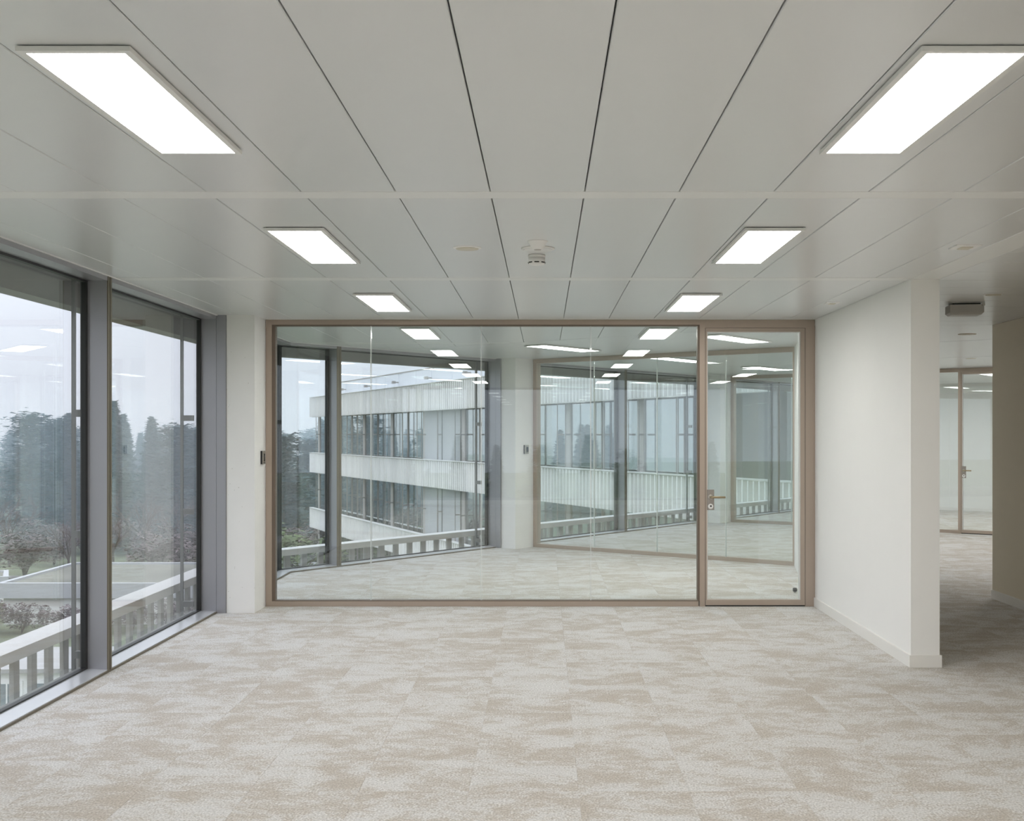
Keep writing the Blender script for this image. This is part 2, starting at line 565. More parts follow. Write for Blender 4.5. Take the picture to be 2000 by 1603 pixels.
ymax = max(p[1] for p in R2 if p[0] > 10.9)
wall('wall_outer', [(11.0, 11.37), (11.2, 11.37), (11.2, ymax + 0.3), (11.0, ymax + 0.3)], 'far right white wall of the open office, out of sight')
# the rear wall with three windows stands behind the viewpoint
mbr = MB()
RW = [(-2.85, -1.75), (-1.45, 1.12), (1.30, 4.25)]
xs = [SX] + [x for p in RW for x in p] + [CORE]
for i in range(0, len(xs), 2):
    mbr.box(xs[i], xs[i + 1], REAR - 0.2, REAR, 0, H)
for a, b in RW:
    mbr.box(a, b, REAR - 0.2, REAR, 0, 0.1)
tag(mbr.build('wall_rear', 'wall'), 'white rear wall with three windows behind the viewpoint', 'wall', kind='structure')
for i, (a, b) in enumerate(RW):
    t = thing('window_%d' % (20 + i), ((a + b) / 2, REAR - 0.1, 0.1), 0, ['narrow', 'wide middle', 'right hand'][i] + ' window of the rear wall, seen only as a reflection', 'window', kind='structure')
    hw = (b - a) / 2
    f = MB().box(-hw, -hw + 0.05, -0.04, 0.04, 0, 2.6).box(hw - 0.05, hw, -0.04, 0.04, 0, 2.6).box(-hw + .05, hw - .05, -0.04, 0.04, 0, 0.05).box(-hw + .05, hw - .05, -0.04, 0.04, 2.55, 2.6)
    f.build('frame', 'alu', t)
    box(-hw + .05, hw - .05, -0.006, 0.006, 0.05, 2.55).build('pane', 'wpane', t)
wall('wall_left', [(SX - 0.17, 2.95), (SX, 2.95), (SX, 5.35), (SX - 0.17, 5.35)], 'solid white wall left of the viewpoint, before the first window')

# ------------------------------------------------------------------ concrete columns
def column(name, o, rz, label):
    t = MB().box(0.09, 0.345, 0, 0.45, 0, H).build(name, 'concrete')
    t.location = (o[0], o[1], 0)
    t.rotation_euler = (0, 0, rz)
    return tag(t, label, 'column', kind='structure')
column('column_1', (SX, 10.61), 0, 'pale concrete column with small pores between the left window and the glass partition')
column('column_2', W2(0, 3.80), -TH, 'pale concrete column behind the glass partition with a thermostat on its side')
column('column_3', W2(0, 9.80), -TH, 'distant pale concrete column seen through the glass door')

# ------------------------------------------------------------------ facade windows
def window(idx, o, rz, L, label, near_jamb=0.0, far_jamb=0.0, far='fin', near=None, guide=True, corner=False, brackets=(0.10, 0.93, 1.765)):
    """a floor to ceiling window; local x = 0 at the sill's front, y along the facade from 0 to L"""
    t = thing('window_%d' % idx, (o[0], o[1], 0), rz, label, 'window', kind='structure')
    s = MB()
    s.add([(-0.135, 0, 0), (0, 0, 0), (0, 0, 0.020), (-0.135, 0, 0.026), (-0.135, L, 0), (0, L, 0), (0, L, 0.020), (-0.135, L, 0.026)],
          [(0, 1, 2, 3), (7, 6, 5, 4), (3, 2, 6, 7), (1, 5, 6, 2), (0, 4, 5, 1), (0, 3, 7, 4)])
    sl = s.build('sill', 'sill', t)
    box(0, 0.006, 0.0, L, 0.0, 0.0135).build('shadow_gap', 'edge', sl)
    hd = box(-0.135, 0.0, 0, L, H - 0.035, H).build('head', 'alu', t)
    box(-0.002, 0.012, 0, L, H - 0.006, H + 0.003).build('trim', 'strip', hd)
    a, b = 0.0, L - (0.07 if far == 'fin' else 0)
    fr = MB()
    fr.box(-0.172, -0.135, a, b, 0.005, 0.035).box(-0.172, -0.135, a, b, H - 0.05, H)
    fr.box(-0.172, -0.135, a, a + 0.035, 0.035, H - 0.05)
    if not corner:
        fr.box(-0.172, -0.135, b - 0.035, b, 0.035, H - 0.05)
    fr.build('frame', 'dark', t)
    box(-0.162, -0.150, a + 0.02, b - (0.02 if not corner else 0), 0.03, H - 0.045).build('pane', 'wpane', t)
    if far == 'fin':
        f = box(-0.135, -0.004, L - 0.07, L, 0.0, H).build('mullion', 'alu', t)
        e = MB().box(-0.004, 0.004, L - 0.07, L - 0.042, 0.0, H).box(-0.004, 0.004, L - 0.028, L, 0.0, H).box(-0.004, 0.0, L - 0.042, L - 0.028, 0, H)
        e.build('edge_strip', 'edge', f)
        box(-0.172, -0.135, L - 0.07, L, 0, H).build('outer_mullion', 'guide', t)
    elif far == 'jamb':
        f = box(-0.135, -0.001, L, L + 0.02, 0, H).build('jamb_panel', 'alu', t)
        box(0.001, 0.087, L, L + 0.02, 0, H).build('cover_panel', 'alu', f)
        box(-0.172, -0.135, L, L + 0.48, 0, H).build('cladding_panel', 'guide', t)
    if near == 'jamb':
        f = box(-0.135, -0.001, -0.02, 0, 0, H).build('jamb_panel', 'alu', t)
        box(0.001, 0.087, -0.02, 0, 0, H).build('cover_panel', 'alu', f)
        box(-0.172, -0.135, -0.012, 0, 0, H).build('outer_jamb', 'guide', t)
    if corner:
        box(-0.180, -0.135, L - 0.02, L + 0.03, 0, H).build('corner_post', 'dark', t)
    if guide:
        gy = L + 0.055 if far == 'fin' else L - 0.10
        g = MB().box(-0.292, -0.268, gy - 0.012, gy + 0.012, -0.1, 2.80)
        g.box(-0.286, -0.274, gy + 0.016, gy + 0.020, -0.1, 2.80)
        go = g.build('blind_guide', 'guide', t)
        for z in brackets:
            box(-0.268, -0.1725, gy - 0.02, gy + 0.006, z - 0.025, z + 0.025).build('bracket', 'guide', go)
    return t
window(1, (SX, 5.37), 0, 8.03 - 5.37, 'tall left window nearest the viewpoint, overlooking lawn and trees')
window(2, (SX, 8.03), 0, 10.60 - 8.03, 'tall left window beside the pale concrete column', far='jamb')
window(11, (SX, -4.9), 0, 2.6, 'added unseen left window for more daylight, farthest behind the viewpoint')  # unseen window added to let in more light, like the next two
window(12, (SX, -2.3), 0, 2.62, 'added unseen left window for more daylight, behind the viewpoint')
window(13, (SX, 0.32), 0, 2.61, 'added unseen left window for more daylight, beside the viewpoint', far='jamb')
window(3, (SX, 11.08), 0, 13.70 + 0.155 * KM - 11.08, 'side window past the glass partition, ending at a black corner post', near='jamb', far='none', corner=True, guide=False)
o = W2(0, -0.155 * KM)
window(4, o, -TH, 0.80 + 0.155 * KM, 'narrow window at the bend of the facade, seen through the left glass pane')
window(5, W2(0, 0.80), -TH, 3.78 - 0.80, 'wide window behind the glass partition overlooking the opposite building', far='jamb')
window(6, W2(0, 4.28), -TH, 7.22 - 4.28, 'window of the open office behind the second glass partition, left of a mullion', near='jamb')
window(7, W2(0, 7.22), -TH, 9.78 - 7.22, 'window of the open office behind the second glass partition, right of a mullion', far='jamb')
window(8, W2(0, 10.28), -TH, 2.70, 'distant window past the third glass partition, seen through the glass door', near='jamb')
window(9, W2(0, 12.98), -TH, 2.90, 'farthest window of the wing, past the third glass partition', far='jamb')

# ------------------------------------------------------------------ glass partitions
PLX = -2.622
t = thing('glass_partition', (0, PY, 0), 0, 'full width frameless-jointed glass partition in a taupe metal frame facing the viewpoint', 'partition')
DXL, DXR = 1.519, 2.455                                     # door opening
XG0, XG1 = -2.565, 1.452
hd = box(PLX, PR - 0.004, 0, 0.10, 2.652, H - 0.001).build('header', 'taupe', t)
box(PLX, PR - 0.004, -0.005, 0, 2.668, 2.690).build('cover_profile', 'taupe', hd)
box(XG0, XG1, 0.006, 0.094, 2.640, 2.652).build('glazing_bead', 'taupe2', hd)
br = box(XG0, XG1, 0, 0.10, 0.0, 0.048).build('bottom_rail', 'taupe', t)
box(XG0, XG1, 0.006, 0.094, 0.048, 0.056).build('glazing_bead', 'taupe2', br)
lp = box(PLX, XG0, 0, 0.10, 0, 2.652).build('post', 'taupe', t)
box(XG0, XG0 + 0.03, 0.012, 0.088, 0.056, 2.640).build('glazing_bead', 'taupe2', lp)
mp_ = box(XG1 + 0.012, DXL - 0.004, 0, 0.10, 0, 2.652).build('post', 'taupe', t)
box(XG1 - 0.008, XG1 + 0.012, 0.006, 0.094, 0.048, 2.652).build('glazing_bead', 'taupe2', mp_)
rp_ = box(DXR + 0.004, PR - 0.004, 0, 0.10, 0, 2.652).build('post', 'taupe', t)
box(DXR + 0.080, PR - 0.002, -0.004, 0, 0, 2.640).build('cover_profile', 'taupe', rp_)
box(DXL - 0.004, DXR + 0.004, 0.0, 0.10, 2.624, 2.652).build('door_header', 'taupe', t)
JX = [-1.634, -0.593, 0.439]
ed = [XG0 + 0.03] + JX + [XG1 - 0.008]
for i in range(4):
    a = ed[i] + (0.006 if i else 0)
    b = ed[i + 1] - (0.006 if i < 3 else 0)
    box(a, b, 0.020, 0.032, 0.056, 2.640).build('pane', 'pane', t)
for x in JX:
    j = MB().box(x - 0.0055, x - 0.0015, 0.016, 0.034, 0.056, 2.640).box(x + 0.0035, x + 0.0055, 0.018, 0.034, 0.056, 2.640)
    j.build('glass_joint', 'joint', t)

def lever_set(parent, x, sgn=1, z=1.03):
    """plate, rose, lever and lock cylinder on the front face y = 0 of a leaf"""
    p = MB().bbox(x - 0.034, x + 0.034, 0, 0.192, -0.008, 0.0, 0.002)
    me = p.mesh('handle_plate')
    me.transform(Matrix(((1, 0, 0, 0), (0, 0, 1, 0), (0, 1, 0, z - 0.122), (0, 0, 0, 1))))
    me.flip_normals()
    me.materials.append(M['plate'])
    pl = place('handle_plate', me, parent)
    r = MB().lathe([(0.024, -0.009), (0.024, -0.013), (0.020, -0.016)], (x, 0, z), 'y').build('rose', 'steel', pl)
    lv = MB().tube((x, -0.012, z), (x, -0.055, z), 0.0095, seg=12)
    lv.tube((x - sgn * 0.008, -0.055, z), (x + sgn * 0.132, -0.055, z), 0.0105, seg=12)
    lv.build('lever', 'brass', pl, True)
    MB().lathe([(0.025, -0.009), (0.025, -0.012), (0.021, -0.014)], (x, 0, z - 0.088), 'y').build('lock_rose', 'lampf', pl)
    MB().lathe([(0.0085, -0.0142), (0.0085, -0.0155)], (x + 0.002, 0, z - 0.085), 'y').build('key_cylinder', 'dark', pl)

def glass_door(idx, o, rz, wd, label, hgt=2.620, sgn=1):
    t = thing('door_%d' % idx, (o[0], o[1], 0), rz, label, 'door', kind='structure')
    f = MB().box(0, 0.014, 0.0, 0.06, 0.012, hgt).box(wd - 0.042, wd, 0.0, 0.06, 0.012, hgt)
    f.box(0.014, wd - 0.042, 0.0, 0.06, 0.012, 0.062).box(0.014, wd - 0.042, 0.0, 0.06, hgt - 0.034, hgt)
    f.build('leaf_frame', 'taupe', t)
    b = MB().box(0.014, 0.022, 0.01, 0.05, 0.062, hgt - 0.034).box(wd - 0.054, wd - 0.042, 0.01, 0.05, 0.062, hgt - 0.034)
    b.box(0.022, wd - 0.054, 0.01, 0.05, hgt - 0.042, hgt - 0.034)
    b.build('glazing_bead', 'lampf', t)
    box(0.018, wd - 0.045, 0.022, 0.034, 0.056, hgt - 0.03).build('pane', 'pane', t)
    g = box(-0.004, 0.0, 0.004, 0.05, 0.012, hgt).box(wd, wd + 0.004, 0.004, 0.05, 0.012, hgt).box(0, wd, 0.004, 0.05, 0.0, 0.012)
    g.build('door_seal', 'dark', t)
    lever_set(t, 0.046, sgn)
    return t
glass_door(1, (DXL, PY), 0, DXR - DXL, 'tall glass door with a bronze lever handle at the right of the partition')

def wing_partition(name, v, u0, u1, label, joints, door=None, left_open=False):
    o = W2(u0, v)
    t = thing(name, (o[0], o[1], 0), -TH, label, 'partition')
    L = u1 - u0
    hd = box(0, L, 0, 0.10, 2.640, H - 0.001).build('header', 'taupe', t)
    box(0, L, -0.005, 0, 2.660, 2.685).build('cover_profile', 'taupe', hd)
    segs = [(0.06, L - 0.05)] if door is None else [(0.06, door[0] - 0.05), (door[1] + 0.05, L - 0.05)]
    for a, b in segs:
        box(a, b, 0, 0.10, 0, 0.05).build('bottom_rail', 'taupe', t)
    ps = [(0, 0.06), (L - 0.05, L)]
    if door:
        ps += [(door[0] - 0.05, door[0] - 0.004), (door[1] + 0.004, door[1] + 0.05)]
    for a, b in ps:
        box(a, b, 0, 0.10, 0, 2.640).build('post', 'taupe', t)
    for a, b in segs:
        js = [a] + [j for j in joints if a < j < b] + [b]
        for i in range(len(js) - 1):
            box(js[i] + 0.004, js[i + 1] - 0.004, 0.020, 0.032, 0.05, 2.640).build('pane', 'pane', t)
        for j in js[1:-1]:
            MB().box(j - 0.0035, j + 0.0, 0.016, 0.034, 0.05, 2.640).box(j + 0.0015, j + 0.0035, 0.016, 0.034, 0.05, 2.640).build('glass_joint', 'joint', t)
    return t
wing_partition('glass_partition', 4.21, 0.345, 4.43, 'second glass partition seen obliquely through the first one', [1.05, 2.07, 3.10])
D3 = 4.55
wing_partition('glass_partition', 10.21, 0.345, 7.6, 'third, most distant glass partition with a door seen past the white wall stub', [1.2, 2.1, 3.1], door=(D3 - 0.345 + 0.0, D3 - 0.345 + 0.95))
o = W2(D3, 10.21)
glass_door(2, o, -TH, 0.95, 'distant glass door with a lever handle seen through the corridor opening', hgt=2.636)
# end wall of the wing
wall('wall_end', [W2(0.0, 16.0), W2(7.65, 16.0), W2(7.65, 16.2), W2(0.0, 16.2)], 'white end wall of the wing far behind the corridor door')

wall('wall_far', [W2(7.65, 10.1), W2(7.85, 10.1), W2(7.85, 16.0), W2(7.65, 16.0)], 'white side wall of the far room behind the corridor door')

# ------------------------------------------------------------------ ceiling lights
LW, LL, LT = 0.318, 1.205, 0.014
lf = MB()
for x0, x1, y0, y1 in ((-LW / 2, -LW / 2 + 0.021, -LL / 2, LL / 2), (LW / 2 - 0.021, LW / 2, -LL / 2, LL / 2),
                       (-LW / 2 + .021, LW / 2 - .021, -LL / 2, -LL / 2 + 0.022), (-LW / 2 + .021, LW / 2 - .021, LL / 2 - 0.022, LL / 2)):
    lf.box(x0, x1, y0, y1, -LT, 0)
lf.box(-LW / 2 + .021, LW / 2 - .021, -LL / 2 + 0.022, LL / 2 - 0.022, -0.006, 0)
lf_me = lf.mesh('lamp_frame'); lf_me.materials.append(M['lampf'])
df_me = box(-LW / 2 + .021, LW / 2 - .021, -LL / 2 + 0.022, LL / 2 - 0.022, -LT + 0.002, -0.0065).mesh('diffuser'); df_me.materials.append(M['lamp'])
sg = MB().box(-LW / 2 + .012, LW / 2 - .012, -LL / 2 + .012, LL / 2 - .012, 0, 0.004)
sg_me = sg.mesh('mounting_plate'); sg_me.materials.append(M['dark'])
def ceiling_light(x, y, rz, label, group='rectangular ceiling lights'):
    t = thing('ceiling_light', (x, y, H - 0.004), rz, label, 'ceiling light', group)
    place('lamp_frame', lf_me, t)
    place('diffuser', df_me, t)
    place('mounting_plate', sg_me, t)
WH = ['nearest the viewpoint', 'second from the viewpoint', 'third, before the glass partition', 'behind the glass partition']
for k in range(-2, 4):
    for x, side in ((-1.307, 'left'), (1.205, 'right')):
        lab = 'rectangular lit ceiling panel in the %s row, %s' % (side, WH[k]) if k >= 0 else 'rectangular lit ceiling panel behind the viewpoint in the %s row, number %s' % (side, ['two', 'one'][k + 2])
        ceiling_light(x, 3.845 + 2.857 * k, 0, lab)
for k in (-2, -1):  # extra row added out of view to brighten wall end, column and corridor
    ceiling_light(3.6, 3.845 + 2.857 * k, 0, 'added unseen lit panel behind the viewpoint brightening the corridor side, number %s' % ['two', 'one'][k + 2])
RN = ['left', 'right', 'far right']
for k in range(5):
    for i, u in enumerate((2.05, 4.42, 6.9)):
        if k == 0 and i == 2:
            continue
        if k == 3 and i == 2: lab = 'lit panel nearest the door inside the far room behind the corridor'
        else: lab = 'slanted lit ceiling panel of the angled wing, %s row, %s past the bend' % (RN[i], ['first', 'second', 'third', 'fourth', 'fifth'][k])
        x, y = W2(u, 2.62 + 2.80 * k)
        ceiling_light(x, y, -TH, lab, 'ceiling lights of the angled wing')

# ------------------------------------------------------------------ small ceiling fittings
def disc(name, x, y, prof, mat, label, cat, seg=36):
    o = MB().lathe(prof, (0, 0, 0), 'z', seg).build(name, mat, None, True)
    o.location = (x, y, H)
    return tag(o, label, cat)
def cov(label, x, y, r=0.083, mat='cream'):
    t = thing('ceiling_cover', (x, y, H), 0, label, 'ceiling cover')
    MB().lathe([(r * 0.82, -0.006), (r * 0.86, -0.0065), (r * 0.97, -0.003), (r, 0.0)], (0, 0, 0), 'z', 36).build('ring', 'plastic', t, True)
    MB().lathe([(r * 0.78, -0.0085), (r * 0.80, -0.006)], (0, 0, 0), 'z', 36).build('cap', mat, t, True)
cov('flat round cream cover plate in the ceiling left of the smoke detector', -0.446, 6.78)
t = thing('motion_sensor', (-0.037, 6.55, H), 0, 'small white cone sensor on the ceiling above the round plate', 'sensor')
MB().lathe([(0.022, -0.047), (0.030, -0.045), (0.052, -0.006), (0.058, -0.002), (0.058, 0)], (0, 0, 0), 'z', 32).build('cone', 'plastic', t, True)
MB().lathe([(0.018, -0.050), (0.021, -0.0465)], (0, 0, 0), 'z', 24).build('lens', 'greyplastic', t, True)
t = thing('speaker_plate', (-0.037, 6.80, H), 0, 'wide flat round white plate on the ceiling between sensor and smoke detector', 'ceiling plate')
MB().lathe([(0.088, -0.008), (0.096, -0.006), (0.097, 0)], (0, 0, 0), 'z', 40).build('rim', 'plastic', t, True)
MB().lathe([(0.080, -0.010), (0.086, -0.0078)], (0, 0, 0), 'z', 40).build('grille', 'lampf', t, True)
t = thing('smoke_detector', (-0.045, 7.05, H), 0, 'white cylindrical smoke detector with dark slots at the ceiling middle', 'smoke detector')
MB().lathe([(0.046, -0.018), (0.052, -0.016), (0.052, -0.003), (0.048, 0)], (0, 0, 0), 'z', 36).build('base', 'plastic', t, True)
MB().lathe([(0.030, -0.062), (0.046, -0.058), (0.050, -0.046), (0.050, -0.0185)], (0, 0, 0), 'z', 36).build('body', 'plastic', t, True)
for k in range(7):
    a = math.pi * (1.5 + (k - 3) * 0.27)
    s = MB().box(-0.0145, 0.0145, -0.0008, 0.0008, -0.051, -0.044).build('slot', 'dark', t)
    s.location = (0.0505 * math.cos(a), 0.0505 * math.sin(a), 0)
    s.rotation_euler = (0, 0, a + math.pi / 2)
def square_sensor(x, y, label, s=0.085):
    t = thing('square_sensor', (x, y, H), 0, label, 'sensor')
    MB().bbox(-s, s, -s, s, -0.008, 0, 0.003).build('housing', 'plastic', t)
    MB().bbox(-s * .45, s * .45, -s * .6, s * .6, -0.014, -0.0082, 0.003).build('sensor_window', 'cream', t)
square_sensor(2.42, 6.73, 'flat square white sensor on the ceiling near the corridor strip', 0.072)
square_sensor(2.36, 9.60, 'small square sensor on the ceiling beside the white wall stub', 0.055)
t = thing('emergency_light', (3.49, 9.72, H), math.radians(-8), 'grey box shaped emergency light hanging from the corridor ceiling', 'emergency light')
MB().bbox(-0.135, 0.135, -0.10, 0.10, -0.094, -0.012, 0.018).build('housing', 'greyplastic', t)
box(-0.11, 0.11, -0.08, 0.08, -0.012, -0.001).build('mounting_plate', 'dark', t)
MB().lathe([(0.012, -0.025), (0.012, -0.002)], (0.128, -0.105, 0), 'z', 16).build('test_button', 'steel', t)
cov('faint round cover plate on the corridor ceiling near the shaded wall', 3.46, 9.02, 0.075)
t = thing('downlight', (4.56, 12.62, H), 0, 'round recessed downlight with a metal ring in the corridor ceiling', 'downlight')
MB().lathe([(0.075, -0.004), (0.092, -0.006), (0.096, 0)], (0, 0, 0), 'z', 36).build('ring', 'brass', t, True)
MB().lathe([(0.02, -0.010), (0.074, -0.003)], (0, 0, 0), 'z', 36).build('lamp_face', 'steel', t, True)
cov('distant small round plate on the ceiling before the corridor door', 6.05, 16.6, 0.09)

# thermostats on the columns
def thermostat(o, rz, label):
    t = thing('thermostat', (o[0], o[1], 1.342), rz, label, 'thermostat')
    # local +x points away from the column face
    MB().box(0.0005, 0.022, -0.045, 0.045, 0, 0.126).build('housing', 'steel', t)
    box(0, 0.018, -0.0475, -0.0455, 0.002, 0.124).build('side_cover', 'dark', t)
    box(0.0222, 0.024, -0.012, 0.036, 0.026, 0.098).build('display', 'screen', t)
    for k in range(3):
        MB().lathe([(0.004, 0.0222), (0.004, 0.0255)], (0, -0.014 + 0.018 * k, 0.014), 'x', 12).build('button', 'dark', t)
thermostat((SX + 0.345, 10.875), 0, 'slim steel thermostat on the near concrete column beside the partition frame')
thermostat(W2(0.345, 3.80 + 0.235), -TH, 'steel thermostat on the concrete column behind the glass partition')
t = thing('door_stop', (2.56, 11.95, 0), 0, 'small dark door stop on the carpet behind the glass door', 'door stop')
MB().lathe([(0.016, 0), (0.016, 0.006), (0.007, 0.008), (0.007, 0.022)], (0, 0, 0), 'z', 20).build('stem', 'steel', t, True)
MB().lathe([(0.018, -0.02), (0.021, -0.014), (0.021, 0.012), (0.015, 0.02)], (0, 0, 0.034), 'x', 20).build('rubber_buffer', 'dark', t, True)

# ------------------------------------------------------------------ own facade outside: fins, cap, overhang
CAPZ, BANDH, PITCH = 0.215, 1.37, 0.272
IN_, OUT_ = 0.475, 0.69
def strip_poly(oa, ob, wing, far):
    if wing == 1:
        return [(SX - oa, far), (SX - oa, CYY + oa * KM), (SX - ob, CYY + ob * KM), (SX - ob, far)]
    return [W2(-oa, -oa * KM), W2(-oa, far), W2(-ob, far), W2(-ob, -ob * KM)]
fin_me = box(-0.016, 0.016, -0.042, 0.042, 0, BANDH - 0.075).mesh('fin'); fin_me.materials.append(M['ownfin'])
for wing, far, lab in ((1, 3.0, 'pale precast parapet with upright fins outside the left windows'), (2, 17.0, 'pale precast parapet with upright fins outside the angled wing')):
    t = thing('facade_parapet', (SX - IN_, 8, CAPZ - BANDH) if wing == 1 else (*W2(-IN_, 4), CAPZ - BANDH), 0, lab, 'parapet')
    off = Vector(t.location)
    m_ = MB().prism([(p[0] - off.x, p[1] - off.y) for p in strip_poly(IN_, OUT_, wing, far)], BANDH - 0.075, BANDH)
    m_.build('cap', 'cap', t)
    m_ = MB().prism([(p[0] - off.x, p[1] - off.y) for p in strip_poly(IN_ + .03, OUT_ - .03, wing, far)], -0.06, 0.0)
    m_.build('foot_beam', 'cap', t)
    n = int((far + 0.1) / PITCH) if wing == 2 else int((13.8 - far) / PITCH)
    for k in range(n):
        c = (IN_ + OUT_) / 2
        if wing == 1:
            p, rz = (SX - c, 13.83 - PITCH * k), 0
        else:
            p, rz = W2(-c, -0.10 + PITCH * k), -TH
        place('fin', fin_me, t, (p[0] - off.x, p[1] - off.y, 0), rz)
    # overhang of the floor above
    t = thing('facade_overhang', (SX - 0.3, 8, 2.57) if wing == 1 else (*W2(-0.3, 4), 2.57), 0,
              'grey soffit and band of the floor above, outside the ' + ('left windows' if wing == 1 else 'windows of the angled wing'), 'overhang')
    off = Vector(t.location)
    loc = lambda pl: [(p[0] - off.x, p[1] - off.y) for p in pl]
    MB().prism(loc(strip_poly(0.152, 0.53, wing, far)), 0.18, 0.28).build('soffit', 'soffit', t)
    MB().prism(loc(strip_poly(0.53, OUT_, wing, far)), 0.0, 1.37).build('band', 'soffit', t)
    MB().prism(loc(strip_poly(0.315, 0.322, wing, far)), 0.174, 0.18).build('joint_strip', 'dark', t)
    # floor edge below the sill
    t = tag(MB().prism(strip_poly(0.0, 0.27, wing, far), -0.6, -0.002).build('facade_ledge', 'soffit'), 'grey ledge under the ' + ('left windows' if wing == 1 else 'windows of the angled wing'), 'ledge')

# ------------------------------------------------------------------ opposite office building
GZ = -9.0
FH = 3.77
def office(o, rz, length, nbay, pillar0, label, fins=True, depth=13.0, tops=(4.155, 0.385, -3.385, -7.155), blinds=((0, 4),)):
    t = thing('office_building', (o[0], o[1], GZ), rz, label, 'building')
    z_ = lambda z: z - GZ
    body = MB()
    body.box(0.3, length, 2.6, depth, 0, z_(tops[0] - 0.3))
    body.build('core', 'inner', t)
    bfin = box(-0.030, 0.030, -0.13, 0.04, 0.0, 1.29).mesh('band_fin'); bfin.materials.append(M['fin'])
    left = 300
    for bi, z in enumerate(tops):
        b = MB().box(0, length, 0.04, 0.12, z_(z - 1.37), z_(z - 0.03)).box(0.3, length, 0.12, 2.6, z_(z - 0.75), z_(z - 0.45))
        b.build('spandrel_band', 'bandback', t)
        MB().box(-0.06, length, -0.14, 0.16, z_(z - 0.035), z_(z)).build('band_cap', 'cap', t)
        if fins:
            if bi < 3:
                step = 0.272
                n = min(int(length / step), [92, 124, 84][bi])
                start = 26 if bi < 2 else 70
                mb = MB()
                for k in range(int(length / step)):
                    if start <= k < start + n:
                        place('band_fin', bfin, t, (0.05 + k * step, 0, z_(z - 1.35)))
                    else:
                        mb.box(0.05 + k * step - .03, 0.05 + k * step + .03, -0.13, 0.04, z_(z - 1.35), z_(z - 0.06))
                tag(mb.build('band_fins_rest', 'fin', t), kind='stuff')
    mod = 5.66
    for fi, z in enumerate(tops[:3]):
        zb, zt = z_(tops[fi + 1]) - 0.55, z_(z - 1.37) + 0.6
        a = pillar0
        for k in range(nbay):
            p0 = a + mod * k
            MB().box(p0 - 0.22, p0 + 0.22, 0.50, 0.62, zb, zt).build('pillar', 'opillar', t)
            for h in range(2):
                x0 = p0 + 0.22 + (mod - 0.44) / 2 * h + (0.05 if h else 0)
                x1 = p0 + 0.22 + (mod - 0.44) / 2 * (h + 1) - (0 if h else 0.05)
                f = MB().box(x0, x0 + 0.04, 0.52, 0.58, zb, zt).box(x1 - 0.04, x1, 0.52, 0.58, zb, zt)
                f.box(x0 + .04, x1 - .04, 0.52, 0.58, zb, zb + 0.05)
                fo = f.build('window', 'oframe', t)
                if (fi, k) in blinds:
                    MB().box(x0 + .01, x1 - .01, 0.46, 0.48, zb + 0.05, zt).build('blind', 'blind', fo)
                MB().box(x0 + .04, x1 - .04, 0.55, 0.57, zb + .05, zt).build('pane', 'oglass', fo)
                for gx in (x0 - 0.10 if h else x0 + 0.14, x1 + 0.10 if not h else x1 - 0.14):
                    g = MB().box(gx - 0.014, gx + 0.014, 0.22, 0.25, zb, zt)
                    g.box(gx - 0.03, gx + 0.03, 0.25, 0.5, (zb + zt) / 2 - 0.03, (zb + zt) / 2 + 0.03)
                    g.build('blind_guide', 'oframe', fo)
    # set-back roof parapet
    for k in range(-1, nbay):
        p0 = pillar0 + mod * k
        for h in range(2):
            a = max(0.8, p0 + 0.3 + h * (mod - 0.6) / 2); b = p0 + 0.3 + (h + 1) * (mod - 0.6) / 2 - 0.06
            if b < 1.0:
                continue
            MB().box(a, b, 1.0, 1.06, z_(tops[0] - 0.1), z_(tops[0] + 0.86)).build('roof_panel', 'parap', t)
        if p0 > 1.2:
            MB().box(p0 - 0.24, p0 + 0.24, 1.03, 1.09, z_(tops[0] - 0.1), z_(tops[0] + 0.86)).build('roof_panel', 'parap', t)
            l_ = MB().box(p0 - 0.42, p0 - 0.22, 0.62, 0.80, z_(tops[0] + .30), z_(tops[0] + .44)).box(p0 - 0.3, p0 - 0.26, 0.8, 1.0, z_(tops[0] + .34), z_(tops[0] + .40)).box(p0 - 0.22, p0 + 0.1, 0.70, 0.74, z_(tops[0] + .36), z_(tops[0] + .38))
            l_.build('roof_floodlight', 'oframe', t)
    MB().box(0.8, length, 0.98, 1.10, z_(tops[0] + 0.86), z_(tops[0] + 0.92)).build('roof_rail', 'oframe', t)
    return t
OB = math.atan2(-0.910, 0.4142)
office((-16.0, 80.4), OB, 55.5, 9, 0.05, 'opposite office building with pale finned bands and ribbon windows across the courtyard', blinds=((0, 4), (1, 4)))

# ------------------------------------------------------------------ grounds
g = MB().add([(-400, -300, GZ), (300, -300, GZ), (300, 500, GZ), (-400, 500, GZ)], [(0, 1, 2, 3)])
tag(g.build('lawn', 'grass'), 'winter lawn and rough ground around the building', 'lawn', kind='structure')

def low_building(x, y, rz, lx, ly, h, label):
    t = thing('flat_roof_building', (x, y, GZ), rz, label, 'building')
    MB().box(0.3, lx - 0.3, 0.3, ly - 0.3, 0, h - 0.35).build('wall_body', 'white', t)
    r = MB().box(0, lx, 0, ly, h - 0.7, h).build('roof_slab', 'redge', t)
    MB().box(0.35, lx - 0.35, 0.35, ly - 0.35, h, h + 0.03).build('planted_roof', 'roof', r)
    e = MB().box(0, lx, 0, 0.3, h, h + 0.14).box(0, lx, ly - .3, ly, h, h + 0.14).box(0, 0.3, .3, ly - .3, h, h + 0.14).box(lx - .3, lx, .3, ly - .3, h, h + 0.14)
    e.build('roof_edge', 'redge', r)
    return t
low_building(-30.5, 65.1, 0, 16, 10.7, 2.2, 'low building with a planted flat roof and pale edge below the left windows')
t = low_building(-39.3, 71.0, math.radians(24.7), 6.2, 4, 1.55, 'white flat roofed block at the left edge beyond the lawn')
